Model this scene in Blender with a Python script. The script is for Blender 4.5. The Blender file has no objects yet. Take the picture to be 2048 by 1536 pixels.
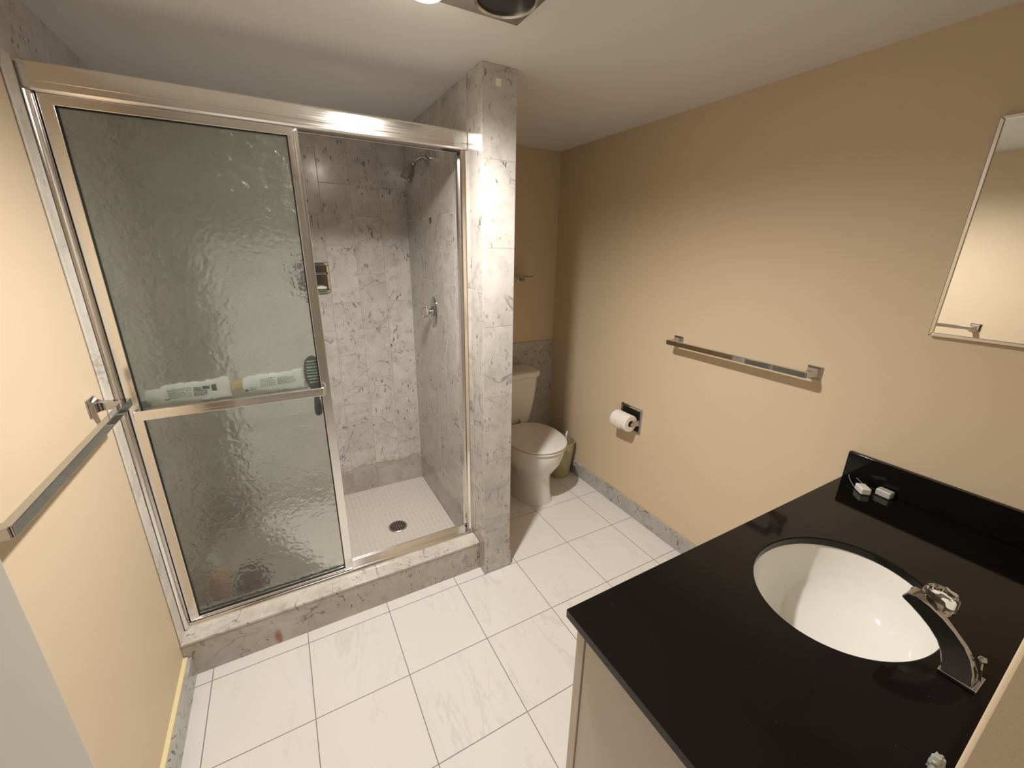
import bpy, bmesh, math, random
from mathutils import Vector, Matrix
S = bpy.context.scene
COL = S.collection
PI = math.pi
random.seed(4)

# ------------------------------------------------------------ camera, world, light, exposure
cam_d = bpy.data.cameras.new('camera')
cam = bpy.data.objects.new('camera', cam_d)
COL.objects.link(cam)
cam.location = (0.4976, -1.5767, 1.5624)
cam.rotation_euler = (1.25557, -0.01595, -0.50692)
cam_d.sensor_width = 36.0
cam_d.lens = 820.79 / 2048 * 36.0
cam_d.clip_start = 0.01
S.camera = cam

S.view_settings.view_transform = 'Standard'
S.view_settings.look = 'None'
S.view_settings.gamma = 1.0
S.view_settings.use_curve_mapping = False
S.view_settings.exposure = 0.72

world = bpy.data.worlds.new('world')
S.world = world
world.use_nodes = True
world.node_tree.nodes['Background'].inputs[0].default_value = (1.0, 0.9, 0.78, 1)
world.node_tree.nodes['Background'].inputs[1].default_value = 0.12

LAMP = (0.893, -0.43, 2.125)
HOLE = (1.098, -0.446)
ld = bpy.data.lights.new('bulb_light', 'SPOT')
ld.energy = 66
ld.color = (1.0, 0.95, 0.89)
ld.spot_size = math.radians(166)
ld.spot_blend = 0.85
ld.shadow_soft_size = 0.028
lamp = bpy.data.objects.new('bulb_light', ld)
lamp.location = LAMP
COL.objects.link(lamp)

hd = bpy.data.lights.new('added_hall_fill', 'AREA')  # added fill behind the camera to lift the dark areas, no known lamp
hd.energy = 2.0
hd.size = 0.5
hd.color = (1.0, 0.94, 0.86)
hl = bpy.data.objects.new('added_hall_fill', hd)
hl.location = (0.5, -2.3, 2.15)
COL.objects.link(hl)

# ------------------------------------------------------------ dimensions of the room
XR = 2.232      # right wall
H = 2.178       # ceiling
XW = 1.212      # shower side of the partition
XP = 1.353      # alcove side of the partition
YP = -0.057     # front face of the partition
YB = 0.9714     # shower back wall
YA = 0.905      # alcove back wall
YN = -1.56      # wall behind the vanity
XC, YC, ZC = 0.969, -1.008, 0.791   # countertop corner and height

# ------------------------------------------------------------ node helpers
class NT:
    def __init__(s, name):
        s.m = bpy.data.materials.new(name)
        s.m.use_nodes = True
        s.t = s.m.node_tree
        s.b = s.t.nodes['Principled BSDF']
        s.out = s.t.nodes['Material Output']
    def n(s, typ, **kw):
        x = s.t.nodes.new(typ)
        for k, v in kw.items():
            setattr(x, k, v)
        return x
    def l(s, a, b):
        s.t.links.new(a, b)
    def put(s, sock, v):
        if isinstance(v, bpy.types.NodeSocket):
            s.l(v, sock)
        else:
            sock.default_value = v
    def math(s, op, a, b=None, c=None, clamp=False):
        x = s.n('ShaderNodeMath', operation=op)
        x.use_clamp = clamp
        s.put(x.inputs[0], a)
        if b is not None: s.put(x.inputs[1], b)
        if c is not None: s.put(x.inputs[2], c)
        return x.outputs[0]
    def vmath(s, op, a, b):
        x = s.n('ShaderNodeVectorMath', operation=op)
        s.put(x.inputs[0], a); s.put(x.inputs[1], b)
        return x.outputs[0]
    def mix(s, f, a, b):
        x = s.n('ShaderNodeMix', data_type='RGBA')
        s.put(x.inputs[0], f)
        for i, v in ((6, a), (7, b)):
            if not isinstance(v, bpy.types.NodeSocket) and len(v) == 3: v = (*v, 1)
            s.put(x.inputs[i], v)
        return x.outputs[2]
    def pos(s):
        return s.n('ShaderNodeNewGeometry').outputs['Position']
    def sep(s, v):
        x = s.n('ShaderNodeSeparateXYZ'); s.l(v, x.inputs[0]); return x.outputs
    def comb(s, a, b, c=0.0):
        x = s.n('ShaderNodeCombineXYZ')
        s.put(x.inputs[0], a); s.put(x.inputs[1], b); s.put(x.inputs[2], c)
        return x.outputs[0]
    def noise(s, v, scale, detail=4, rough=0.5, dist=0.0, col=False):
        x = s.n('ShaderNodeTexNoise')
        s.l(v, x.inputs['Vector'])
        x.inputs['Scale'].default_value = scale
        x.inputs['Detail'].default_value = detail
        x.inputs['Roughness'].default_value = rough
        x.inputs['Distortion'].default_value = dist
        return x.outputs['Color' if col else 'Fac']
    def ramp(s, f, lo, hi, a=0.0, b=1.0):
        x = s.n('ShaderNodeMapRange'); x.clamp = True
        s.put(x.inputs[0], f)
        x.inputs[1].default_value = lo; x.inputs[2].default_value = hi
        x.inputs[3].default_value = a; x.inputs[4].default_value = b
        return x.outputs[0]
    def bump(s, h, strength, dist=0.002):
        x = s.n('ShaderNodeBump')
        x.inputs['Strength'].default_value = strength
        x.inputs['Distance'].default_value = dist
        s.l(h, x.inputs['Height'])
        s.l(x.outputs[0], s.b.inputs['Normal'])
    def set(s, **kw):
        nm = {'color': 'Base Color', 'rough': 'Roughness', 'metal': 'Metallic', 'ior': 'IOR', 'trans': 'Transmission Weight',
              'spec': 'Specular IOR Level', 'coat': 'Coat Weight', 'emis': 'Emission Color', 'estr': 'Emission Strength',
              'sss': 'Subsurface Weight', 'coatr': 'Coat Roughness'}
        for k, v in kw.items():
            if isinstance(v, tuple) and len(v) == 3: v = (*v, 1)
            s.put(s.b.inputs[nm[k]], v)
        return s

def simple(name, color, rough=0.5, metal=0.0, var=0.03, scale=30, bump=0.0, **kw):
    t = NT(name)
    p = t.n('ShaderNodeTexCoord').outputs['Object']
    f = t.noise(p, scale, 3)
    lo = tuple(max(0, c * (1 - var)) for c in color); hi = tuple(min(1, c * (1 + var)) for c in color)
    t.set(color=t.mix(f, lo, hi), rough=rough, metal=metal, **kw)
    if bump: t.bump(f, bump, 0.001)
    return t.m

def marble(name, axes, mode='plain', w=0.1525, h=0.3115, u0=0.0, v0=0.0, base=(0.64, 0.605, 0.565), rough=0.16,
           grout=(0.56, 0.52, 0.46), gw=0.0011, stain=False, veins=1.0, off=True, rust=False, cap=None):
    """mode 'v': upright tiles in a column bond; axes pick which world axes are u (across) and v (up)."""
    t = NT(name)
    P = t.pos()
    s = t.sep(P)
    u = t.math('SUBTRACT', s[axes[0]], u0); v = t.math('SUBTRACT', s[axes[1]], v0)
    g = None
    if mode == 'v':
        cu = t.math('DIVIDE', u, w)
        col = t.math('FLOOR', cu)
        if off:
            odd = t.math('ABSOLUTE', t.math('MODULO', col, 2.0))
            v2 = t.math('ADD', v, t.math('MULTIPLY', odd, h * 0.5))
        else:
            v2 = v
        cv = t.math('DIVIDE', v2, h)
        row = t.math('FLOOR', cv)
        fu = t.math('FRACT', cu); fv = t.math('FRACT', cv)
        du = t.math('MULTIPLY', t.math('MINIMUM', fu, t.math('SUBTRACT', 1.0, fu)), w)
        dv = t.math('MULTIPLY', t.math('MINIMUM', fv, t.math('SUBTRACT', 1.0, fv)), h)
        d = t.math('MINIMUM', du, dv)
        g = t.ramp(d, gw * 0.6, gw * 1.3, 1.0, 0.0)
        wn = t.n('ShaderNodeTexWhiteNoise', noise_dimensions='3D')
        t.l(t.comb(col, row, 3.0), wn.inputs['Vector'])
        rnd = wn.outputs['Color']; rv = wn.outputs['Value']
        sc = t.n('ShaderNodeVectorMath', operation='SCALE'); t.l(rnd, sc.inputs[0]); sc.inputs['Scale'].default_value = 20
        Q = t.vmath('ADD', P, sc.outputs[0])
    else:
        Q = P; rv = None
    # cloudy body
    cloud = t.noise(Q, 7, 6, 0.6, 0.6)
    c = t.mix(t.ramp(cloud, 0.3, 0.75), tuple(x * 1.10 for x in base), tuple(x * 0.80 for x in base))
    # long thin veins: ridged noise
    vn = t.noise(Q, 3.6, 3.5, 0.5, 0.9)
    ridge = t.math('ABSOLUTE', t.math('SUBTRACT', vn, 0.5))
    vm = t.ramp(ridge, 0.0, 0.010, 1.0, 0.0)
    gate = t.ramp(t.noise(Q, 7, 3), 0.44, 0.62)
    vm = t.math('MULTIPLY', t.math('MULTIPLY', vm, gate), 0.85 * veins, clamp=True)
    c = t.mix(vm, c, (0.16, 0.145, 0.13))
    # short streaks and specks
    sx = t.n('ShaderNodeMapping'); sx.inputs['Scale'].default_value = (1, 1, 0.45); sx.inputs['Rotation'].default_value = (0.35, 0.35, 0)
    t.l(Q, sx.inputs[0])
    sp = t.noise(sx.outputs[0], 62, 3, 0.55)
    g2 = t.ramp(t.noise(Q, 8, 2), 0.44, 0.60)
    sm = t.math('MULTIPLY', t.math('MULTIPLY', t.ramp(sp, 0.60, 0.66), g2), 0.85 * veins, clamp=True)
    c = t.mix(sm, c, (0.12, 0.11, 0.095))
    gy = t.noise(Q, 18, 5, 0.65, 0.4)
    c = t.mix(t.math('MULTIPLY', t.ramp(gy, 0.50, 0.72), 0.6 * veins, clamp=True), c, (0.33, 0.32, 0.29))
    if rv is not None:
        c = t.mix(t.ramp(rv, 0, 1, 0.0, 0.22), c, (0.38, 0.35, 0.31))
        c = t.mix(t.math('MULTIPLY', g, 0.8), c, grout)
    if stain:   # damp brown band above the shower pan, with a wavy upper edge
        wob = t.noise(P, 9, 3, 0.6)
        edge = t.math('ADD', s[2], t.math('MULTIPLY', wob, -0.16))
        band = t.ramp(edge, 0.118, 0.128, 1.0, 0.0)
        c = t.mix(t.math('MULTIPLY', band, t.ramp(t.noise(Q, 4, 2), 0.3, 0.7, 0.3, 0.65)), c, (0.31, 0.255, 0.20))
        rim = t.math('MULTIPLY', t.ramp(edge, 0.105, 0.12), t.ramp(edge, 0.12, 0.135, 1.0, 0.0))
        c = t.mix(t.math('MULTIPLY', rim, 0.45), c, (0.40, 0.27, 0.15))
    if rust:
        dx = t.math('DIVIDE', t.math('SUBTRACT', s[0], rust[0]), rust[2]); dz = t.math('DIVIDE', t.math('SUBTRACT', s[2], rust[1]), rust[3])
        r = t.math('ADD', t.math('MULTIPLY', dx, dx), t.math('MULTIPLY', dz, dz))
        r = t.math('ADD', r, t.math('MULTIPLY', t.noise(P, 45, 3), 0.8))
        c = t.mix(t.math('MULTIPLY', t.ramp(r, 0.5, 1.5, 1.0, 0.0), 0.85), c, (0.30, 0.10, 0.03))
    t.set(color=c, rough=rough)
    if g is not None:
        t.set(rough=t.math('ADD', rough, t.math('MULTIPLY', g, 0.5)))
        t.bump(t.math('SUBTRACT', 1.0, g), 0.35, 0.0008)
    return t.m

def paint(name, color, rough=0.55, bump=0.12):
    t = NT(name)
    P = t.pos()
    f = t.noise(P, 2.2, 3)
    c = t.mix(f, tuple(x * 0.975 for x in color), tuple(min(1, x * 1.02) for x in color))
    t.set(color=c, rough=rough)
    t.bump(t.noise(P, 260, 3, 0.6), bump, 0.0012)
    return t.m

# ------------------------------------------------------------ materials
PAINT = (0.69, 0.56, 0.395)
M = {}
M['paint'] = paint('tan_wall_paint', PAINT)
M['ceiling'] = paint('ceiling_paint', (0.80, 0.79, 0.77), 0.7)
M['hall'] = paint('hall_paint', (0.55, 0.50, 0.42), 0.7)
M['door'] = simple('door_paint', (0.53, 0.505, 0.45), 0.45, var=0.015, scale=6)
M['stripe'] = simple('cream_paint_edge', (0.85, 0.76, 0.45), 0.5)
M['marble_back'] = marble('marble_back', (0, 2), 'v', u0=XW - 0.1525 * 8, v0=0.17, stain=True, grout=(0.36, 0.32, 0.27), gw=0.0014)
M['marble_side'] = marble('marble_side', (1, 2), 'v', u0=YB - 0.1525 * 8 + 0.03, v0=0.0, stain=True, grout=(0.74, 0.71, 0.66), gw=0.0012)
M['marble_left'] = marble('marble_left', (1, 2), 'v', u0=YB - 0.1525 * 8, v0=0.0, stain=True)
M['marble_pillar'] = marble('marble_pillar', (0, 2), 'v', w=0.30, h=0.312, u0=1.15, v0=0.008, off=False, base=(0.56, 0.535, 0.50), gw=0.0013, grout=(0.34, 0.31, 0.27), rough=0.2)
M['marble_alcove'] = marble('marble_alcove', (0, 2), 'v', w=0.31, h=0.31, u0=1.05, v0=0.01, base=(0.55, 0.53, 0.49), rough=0.2)
M['marble_curb'] = marble('marble_curb', (0, 2), 'v', w=0.3125, h=0.6, u0=-0.012, v0=-0.2, off=False, base=(0.52, 0.475, 0.43), veins=1.1, rust=(0.303, 0.033, 0.016, 0.045), rough=0.25)
M['marble_cap'] = marble('marble_cap', (0, 2), 'v', w=0.3125, h=0.6, u0=-0.157, v0=-0.2, off=False, base=(0.66, 0.62, 0.55), rough=0.22)
M['marble_base'] = marble('marble_baseboard', (0, 1), 'plain', base=(0.46, 0.45, 0.43), veins=1.5, rough=0.2)

def chrome(name, color=(0.52, 0.52, 0.525), rough=0.04):
    return simple(name, color, rough, 1.0, var=0.01)
M['chrome'] = chrome('chrome')
M['steel'] = simple('brushed_frame', (0.72, 0.69, 0.64), 0.28, 1.0, var=0.03)

def brushed(name, axis):
    t = NT(name)
    p = t.n('ShaderNodeTexCoord').outputs['Object']
    mp = t.n('ShaderNodeMapping')
    sc = [400, 400, 400]; sc[axis] = 3
    mp.inputs['Scale'].default_value = sc
    t.l(p, mp.inputs[0])
    f = t.noise(mp.outputs[0], 1.0, 3)
    t.set(color=t.mix(f, (0.86, 0.84, 0.82), (0.95, 0.93, 0.92)), metal=1.0, rough=t.ramp(f, 0.3, 0.7, 0.11, 0.22))
    t.bump(f, 0.12, 0.0004)
    return t.m
M['alu_x'] = brushed('aluminium_rail', 0)
M['alu_z'] = brushed('aluminium_upright', 2)

# floor: white ceramic with faint grey diagonal veins
t = NT('floor_tile')
P = t.pos(); s = t.sep(P)
T = 0.33
cu = t.math('DIVIDE', t.math('SUBTRACT', s[0], 0.0766), T); cv = t.math('DIVIDE', t.math('SUBTRACT', s[1], -0.0562), T)
fu = t.math('FRACT', cu); fv = t.math('FRACT', cv)
d = t.math('MINIMUM', t.math('MINIMUM', fu, t.math('SUBTRACT', 1.0, fu)), t.math('MINIMUM', fv, t.math('SUBTRACT', 1.0, fv)))
g = t.ramp(t.math('MULTIPLY', d, T), 0.0012, 0.0021, 1.0, 0.0)
wn = t.n('ShaderNodeTexWhiteNoise', noise_dimensions='3D')
t.l(t.comb(t.math('FLOOR', cu), t.math('FLOOR', cv), 1.0), wn.inputs['Vector'])
sc = t.n('ShaderNodeVectorMath', operation='SCALE'); t.l(wn.outputs['Color'], sc.inputs[0]); sc.inputs['Scale'].default_value = 9
mp = t.n('ShaderNodeMapping'); mp.inputs['Rotation'].default_value = (0, 0, math.radians(-58)); mp.inputs['Scale'].default_value = (1.0, 0.33, 1)
t.l(t.vmath('ADD', P, sc.outputs[0]), mp.inputs[0])
vn = t.noise(mp.outputs[0], 7, 6, 0.6, 0.5)
vm = t.ramp(t.math('ABSOLUTE', t.math('SUBTRACT', vn, 0.52)), 0.0, 0.028, 1.0, 0.0)
vm = t.math('MULTIPLY', t.math('MULTIPLY', vm, t.ramp(t.noise(mp.outputs[0], 6, 2), 0.45, 0.65)), 0.30)
c = t.mix(vm, (0.80, 0.775, 0.74), (0.50, 0.49, 0.47))
c = t.mix(g, c, (0.27, 0.25, 0.225))
t.set(color=c, rough=t.math('ADD', 0.22, t.math('MULTIPLY', g, 0.5)))
t.bump(t.math('SUBTRACT', 1.0, g), 0.4, 0.0008)
M['floor'] = t.m

# shower pan mosaic
t = NT('shower_mosaic')
P = t.pos(); s = t.sep(P)
def cell(o, w, k=0.0):
    c_ = t.math('DIVIDE', t.math('ADD', o, k), w); f = t.math('FRACT', c_)
    return t.math('MULTIPLY', t.math('MINIMUM', f, t.math('SUBTRACT', 1.0, f)), w), t.math('FLOOR', c_)
dx, ix = cell(s[0], 0.0265)
odd = t.math('ABSOLUTE', t.math('MODULO', ix, 2.0))
dy, iy = cell(t.math('ADD', s[1], t.math('MULTIPLY', odd, 0.0)), 0.053)
g = t.ramp(t.math('MINIMUM', dx, dy), 0.0008, 0.0018, 1.0, 0.0)
dirt = t.ramp(t.noise(P, 5, 3), 0.35, 0.7)
c = t.mix(t.math('MULTIPLY', g, t.math('ADD', 0.30, t.math('MULTIPLY', dirt, 0.35))), (0.72, 0.66, 0.60), (0.46, 0.38, 0.31))
t.set(color=c, rough=0.4)
t.bump(t.math('SUBTRACT', 1.0, g), 0.25, 0.0006)
M['mosaic'] = t.m

# obscure glass
t = NT('obscure_glass')
P = t.pos()
GN = t.n('ShaderNodeNewGeometry')

f = t.noise(P, 40, 1.5, 0.4, 0.5); f2 = t.noise(P, 24, 2)
t.set(color=(0.91, 0.96, 0.93), trans=1.0, rough=0.16, ior=1.45)
t.bump(t.math('ADD', f, t.math('MULTIPLY', f2, 1.2)), 0.8, 0.007)
# thin film of soap scum scatters some light
df = t.n('ShaderNodeBsdfDiffuse'); df.inputs[0].default_value = (0.50, 0.56, 0.50, 1)
tl = t.n('ShaderNodeBsdfTranslucent'); tl.inputs[0].default_value = (0.62, 0.68, 0.62, 1)
m1 = t.n('ShaderNodeMixShader'); m1.inputs[0].default_value = 0.6; t.l(df.outputs[0], m1.inputs[1]); t.l(tl.outputs[0], m1.inputs[2])
m2 = t.n('ShaderNodeMixShader'); m2.inputs[0].default_value = 0.09; t.l(t.b.outputs[0], m2.inputs[1]); t.l(m1.outputs[0], m2.inputs[2])
t.l(m2.outputs[0], t.out.inputs[0])
M['glass'] = t.m
t = NT('acrylic'); t.set(color=(0.95, 0.93, 0.90), trans=1.0, rough=0.04, ior=1.49)
t.bump(t.noise(t.pos(), 60, 2), 0.05, 0.001)
M['acrylic'] = t.m
t = NT('shelf_glass'); t.set(color=(0.80, 0.85, 0.80), trans=1.0, rough=0.03, ior=1.5); M['shelf_glass'] = t.m
t = NT('mirror_silver'); t.set(color=(0.90, 0.91, 0.89), metal=1.0, rough=0.01); M['mirror'] = t.m

# black granite
t = NT('black_granite')
P = t.pos()
vo = t.n('ShaderNodeTexVoronoi'); t.l(P, vo.inputs['Vector']); vo.inputs['Scale'].default_value = 90
fl = t.math('MULTIPLY', t.ramp(vo.outputs['Distance'], 0.04, 0.06, 1.0, 0.0), t.ramp(t.noise(P, 30, 1), 0.62, 0.66))
t.set(color=t.mix(fl, (0.006, 0.005, 0.005), (0.22, 0.20, 0.19)), rough=0.07, spec=0.27)
M['granite'] = t.m

M['china'] = simple('white_vitreous_china', (0.80, 0.77, 0.72), 0.08, var=0.01, scale=4, coat=0.3)
M['seat'] = simple('toilet_seat_plastic', (0.77, 0.74, 0.69), 0.16, var=0.01, scale=4)
M['sink'] = simple('sink_china', (0.83, 0.82, 0.77), 0.07, var=0.01, scale=4, coat=0.3)
M['cab'] = simple('vanity_laminate', (0.60, 0.53, 0.44), 0.45, var=0.02, scale=3)
M['white'] = simple('white_plastic', (0.78, 0.77, 0.74), 0.35)
M['tube_white'] = simple('tube_plastic', (0.90, 0.90, 0.88), 0.35)
M['ink'] = simple('dark_print', (0.05, 0.055, 0.05), 0.5)
M['greyink'] = simple('grey_print', (0.30, 0.31, 0.29), 0.5)
M['beige'] = simple('beige_cap', (0.62, 0.48, 0.28), 0.4)
M['clear_cap'] = simple('frosted_cap', (0.80, 0.81, 0.79), 0.3)
M['brush'] = simple('black_plastic', (0.02, 0.022, 0.022), 0.35)
M['bristle'] = simple('pale_brush_ridges', (0.45, 0.47, 0.45), 0.5)
M['peach'] = simple('peach_bottle', (0.72, 0.42, 0.30), 0.3)
M['maroon'] = simple('maroon_netting', (0.16, 0.06, 0.065), 0.7, var=0.4, scale=60, bump=0.5)
M['soap'] = simple('soap', (0.75, 0.78, 0.66), 0.4)
M['paper'] = simple('toilet_paper', (0.86, 0.82, 0.77), 0.9, bump=0.3, scale=120)
M['card'] = simple('cardboard_core', (0.30, 0.22, 0.15), 0.9)
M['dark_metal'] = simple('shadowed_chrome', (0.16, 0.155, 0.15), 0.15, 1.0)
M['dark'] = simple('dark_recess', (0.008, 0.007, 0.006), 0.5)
M['fan'] = simple('fixture_metal', (0.30, 0.27, 0.24), 0.45, 0.6)
M['bin'] = simple('olive_bin_plastic', (0.42, 0.37, 0.21), 0.3)
M['tag'] = simple('cream_tag', (0.80, 0.75, 0.62), 0.5)
M['patch'] = simple('brown_patch', (0.20, 0.16, 0.09), 0.6)
M['bag'] = simple('crumpled_wrapper', (0.42, 0.43, 0.38), 0.35, var=0.4, scale=60, bump=0.6)
M['cord'] = simple('grey_cord', (0.30, 0.30, 0.31), 0.4)
M['socket'] = simple('pale_grey_plastic', (0.55, 0.54, 0.50), 0.35)
M['caulk'] = marble('marble_jamb', (1, 2), 'plain', base=(0.68, 0.64, 0.57), veins=0.5, rough=0.3)
t = NT('bulb_glow'); t.set(color=(1, 0.95, 0.85), emis=(1.0, 0.90, 0.76), estr=22.0); M['bulb'] = t.m

# ------------------------------------------------------------ mesh helpers
def mk(name, bm, mat, parent=None, smooth=True, bevel=0.0, angle=40, loc=None, rot=None, seg=2):
    me = bpy.data.meshes.new(name)
    bmesh.ops.recalc_face_normals(bm, faces=bm.faces[:])
    bm.to_mesh(me); bm.free()
    if isinstance(mat, (list, tuple)):
        for m_ in mat: me.materials.append(m_)
    else:
        me.materials.append(mat)
    o = bpy.data.objects.new(name, me)
    COL.objects.link(o)
    if smooth:
        for p in me.polygons: p.use_smooth = True
    if bevel:
        b = o.modifiers.new('bevel', 'BEVEL'); b.width = bevel; b.segments = seg; b.limit_method = 'ANGLE'; b.angle_limit = math.radians(35)
        b.harden_normals = False
    if smooth:
        w = o.modifiers.new('wn', 'WEIGHTED_NORMAL'); w.keep_sharp = True
        try:
            me.set_sharp_from_angle(angle=math.radians(angle))
        except Exception:
            pass
    if parent: o.parent = parent
    if loc: o.location = loc
    if rot: o.rotation_euler = rot
    return o

def box(bm, x0, x1, y0, y1, z0, z1, mi=0, mat=None):
    vs = [Vector((x, y, z)) for z in (z0, z1) for y in (y0, y1) for x in (x0, x1)]
    if mat is not None: vs = [mat @ v for v in vs]
    v = [bm.verts.new(p) for p in vs]
    fs = [(0, 1, 3, 2), (4, 6, 7, 5), (0, 4, 5, 1), (2, 3, 7, 6), (0, 2, 6, 4), (1, 5, 7, 3)]
    for f in fs:
        face = bm.faces.new([v[i] for i in f]); face.material_index = mi

def bx(*a, **k):
    bm = bmesh.new(); box(bm, *a, **k); return bm

def prism(bm, pts, axis, a, b, mi=0):
    """extrude a 2-D outline along an axis (0,1,2) from a to b"""
    def mkp(p, d):
        q = list(p); q.insert(axis, d); return q
    lo = [bm.verts.new(mkp(p, a)) for p in pts]; hi = [bm.verts.new(mkp(p, b)) for p in pts]
    n = len(pts)
    for i in range(n):
        f = bm.faces.new((lo[i], lo[(i + 1) % n], hi[(i + 1) % n], hi[i])); f.material_index = mi
    bm.faces.new(lo[::-1]).material_index = mi; bm.faces.new(hi).material_index = mi

def loft(bm, rings, cap0=True, cap1=True, mi=0):
    R = [[bm.verts.new(p) for p in r] for r in rings]
    n = len(R[0])
    for a, b in zip(R[:-1], R[1:]):
        for i in range(n):
            bm.faces.new((a[i], a[(i + 1) % n], b[(i + 1) % n], b[i])).material_index = mi
    if cap0: bm.faces.new(R[0][::-1]).material_index = mi
    if cap1: bm.faces.new(R[-1]).material_index = mi
    return R

def lathe(bm, prof, n=32, M4=None, cap0=True, cap1=True, mi=0, squash=(1, 1)):
    rings = []
    for r, z in prof:
        ring = []
        for i in range(n):
            a = 2 * PI * i / n
            p = Vector((r * math.cos(a) * squash[0], r * math.sin(a) * squash[1], z))
            if M4 is not None: p = M4 @ p
            ring.append(p)
        rings.append(ring)
    return loft(bm, rings, cap0, cap1, mi)

def tube(bm, pts, r, n=12, mi=0, closed=False):
    pts = [Vector(p) for p in pts]
    rs = r if isinstance(r, (list, tuple)) else [r] * len(pts)
    rings = []
    up = None
    for i, p in enumerate(pts):
        d = (pts[min(i + 1, len(pts) - 1)] - pts[max(i - 1, 0)]).normalized()
        if up is None:
            up = Vector((0, 0, 1)) if abs(d.z) < 0.9 else Vector((1, 0, 0))
        a = d.cross(up).normalized(); b = a.cross(d).normalized(); up = b
        rings.append([p + (a * math.cos(2 * PI * k / n) + b * math.sin(2 * PI * k / n)) * rs[i] for k in range(n)])
    loft(bm, rings, mi=mi)

def axis_m(loc, d):
    """matrix that takes +z to direction d at loc"""
    q = Vector(d).to_track_quat('Z', 'Y')
    return Matrix.Translation(loc) @ q.to_matrix().to_4x4()

def thing(name, label, cat, loc=(0, 0, 0), group=None):
    o = bpy.data.objects.new(name, None); COL.objects.link(o)
    o.location = loc; o.empty_display_size = 0.05
    o['label'] = label; o['category'] = cat
    if group: o['group'] = group
    return o
def part(name, bm, mat, parent, label=None, **kw):
    """geometry is given in world coordinates"""
    o = mk(name, bm, mat, None, **kw)
    root = parent
    off = Vector((0, 0, 0))
    while root is not None:
        off += root.location; root = root.parent
    o.data.transform(Matrix.Translation(-off))
    o.parent = parent
    if label: o['label'] = label
    return o
def tag(o, label, cat, group=None):
    o['label'] = label; o['category'] = cat
    if group: o['group'] = group
    return o
def struct(name, bm, mat, **kw):
    kw.setdefault('smooth', False)
    o = mk(name, bm, mat, **kw)
    o['kind'] = 'structure'
    return o

# ------------------------------------------------------------ the room
struct('floor', bx(-0.2, 2.4, -3.2, 1.15, -0.08, 0.0), M['floor'])
struct('ceiling', bx(-0.2, 2.4, -3.2, 1.15, H, H + 0.08), M['ceiling'])
bm = bmesh.new()
box(bm, -0.12, 0.0, -3.2, 0.0, 0, H, 0)
box(bm, -0.12, 0.0, 0.0, 1.08, 0, H, 1)
struct('wall_left', bm, [M['paint'], M['marble_left']])
struct('wall_right', bx(XR, XR + 0.12, -3.2, 1.08, 0, H), M['paint'])
bm = bmesh.new()
box(bm, XP, XR, YA, YA + 0.14, 0.936, H, 0)
box(bm, XP, XR, YA - 0.008, YA + 0.14, 0, 0.936, 1)
struct('wall_back', bm, [M['paint'], M['marble_alcove']])
struct('wall_shower', bx(0.0, XW, YB, YB + 0.1, 0, H), M['marble_back'])
# partition between shower and toilet
bm = bmesh.new()
box(bm, XW, XP, YP, 1.08, 0, H)
bmesh.ops.recalc_face_normals(bm, faces=bm.faces[:])
for f in bm.faces:
    n_ = f.normal
    f.material_index = 1 if n_.x < -0.5 else (2 if n_.x > 0.5 else 0)
struct('wall_partition', bm, [M['marble_pillar'], M['marble_side'], M['paint']], bevel=0.0015)
# wall behind the vanity, with the doorway on its left
bm = bmesh.new()
box(bm, XC + 0.005, XR, YN - 0.13, YN, 0, H)
struct('wall_near', bm, M['paint'], bevel=0.004, smooth=True)
bm = bmesh.new()
box(bm, 0.0, XC + 0.005, YN - 0.13, YN, 2.03, H)
struct('trim_1', bm, M['paint'])
bm = bmesh.new(); box(bm, -0.2, 2.4, -3.3, -3.2, 0, H)
struct('wall_hall', bm, M['hall'])

# baseboards
struct('baseboard_right', bx(XR - 0.012, XR, YC - 0.0, YA - 0.008, 0, 0.098), M['marble_base'], bevel=0.002)
struct('baseboard_left', bx(0.0, 0.024, -0.78, -0.0005, 0, 0.093), M['marble_base'], bevel=0.002)
struct('trim_2', bx(0.0, 0.013, -0.78, -0.004, 0.093, 0.101), M['stripe'])
struct('baseboard_partition', bx(XP, XP + 0.010, YP + 0.002, YA - 0.008, 0, 0.093), M['marble_base'])

# open door leaf against the left wall
hx, hy, ex, ey = 0.100, -1.800, 0.232, -1.063
dv = Vector((ex - hx, ey - hy, 0)); L = dv.length; ang = math.atan2(dv.y, dv.x)
bm = bmesh.new(); box(bm, 0, L, 0, 0.035, 0.01, 2.02)
dr = struct('door_1', bm, M['door'], bevel=0.002)
dr.location = (hx, hy, 0); dr.rotation_euler = (0, 0, ang)

# ------------------------------------------------------------ shower
cb = thing('shower_curb', 'marble-tiled curb under the shower door with a rust-coloured stain on its front', 'shower curb', (0.6, 0.06, 0))
part('curb_front', bx(0.001, XW - 0.001, 0.0, 0.011, 0.0, 0.150), M['marble_curb'], cb, smooth=False)
part('curb_cap', bx(0.001, XW - 0.001, -0.003, 0.16, 0.150, 0.1605), M['marble_cap'], cb, bevel=0.002)
part('curb_core', bx(0.001, XW - 0.001, 0.011, 0.152, 0.0, 0.150), M['marble_cap'], cb, smooth=False)
tag(mk('shower_floor', bx(0.001, XW - 0.001, 0.153, YB - 0.001, 0.0, 0.024), M['mosaic'], smooth=False),
    'white mosaic-tiled floor inside the shower, around the round drain', 'shower floor')
bm = bmesh.new()
DR = (0.916, 0.492)
lathe(bm, [(0.050, 0.0), (0.052, 0.004), (0.049, 0.006), (0.046, 0.005), (0.0455, 0.0046)], 40, Matrix.Translation((*DR, 0.0242)), True, False)
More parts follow.
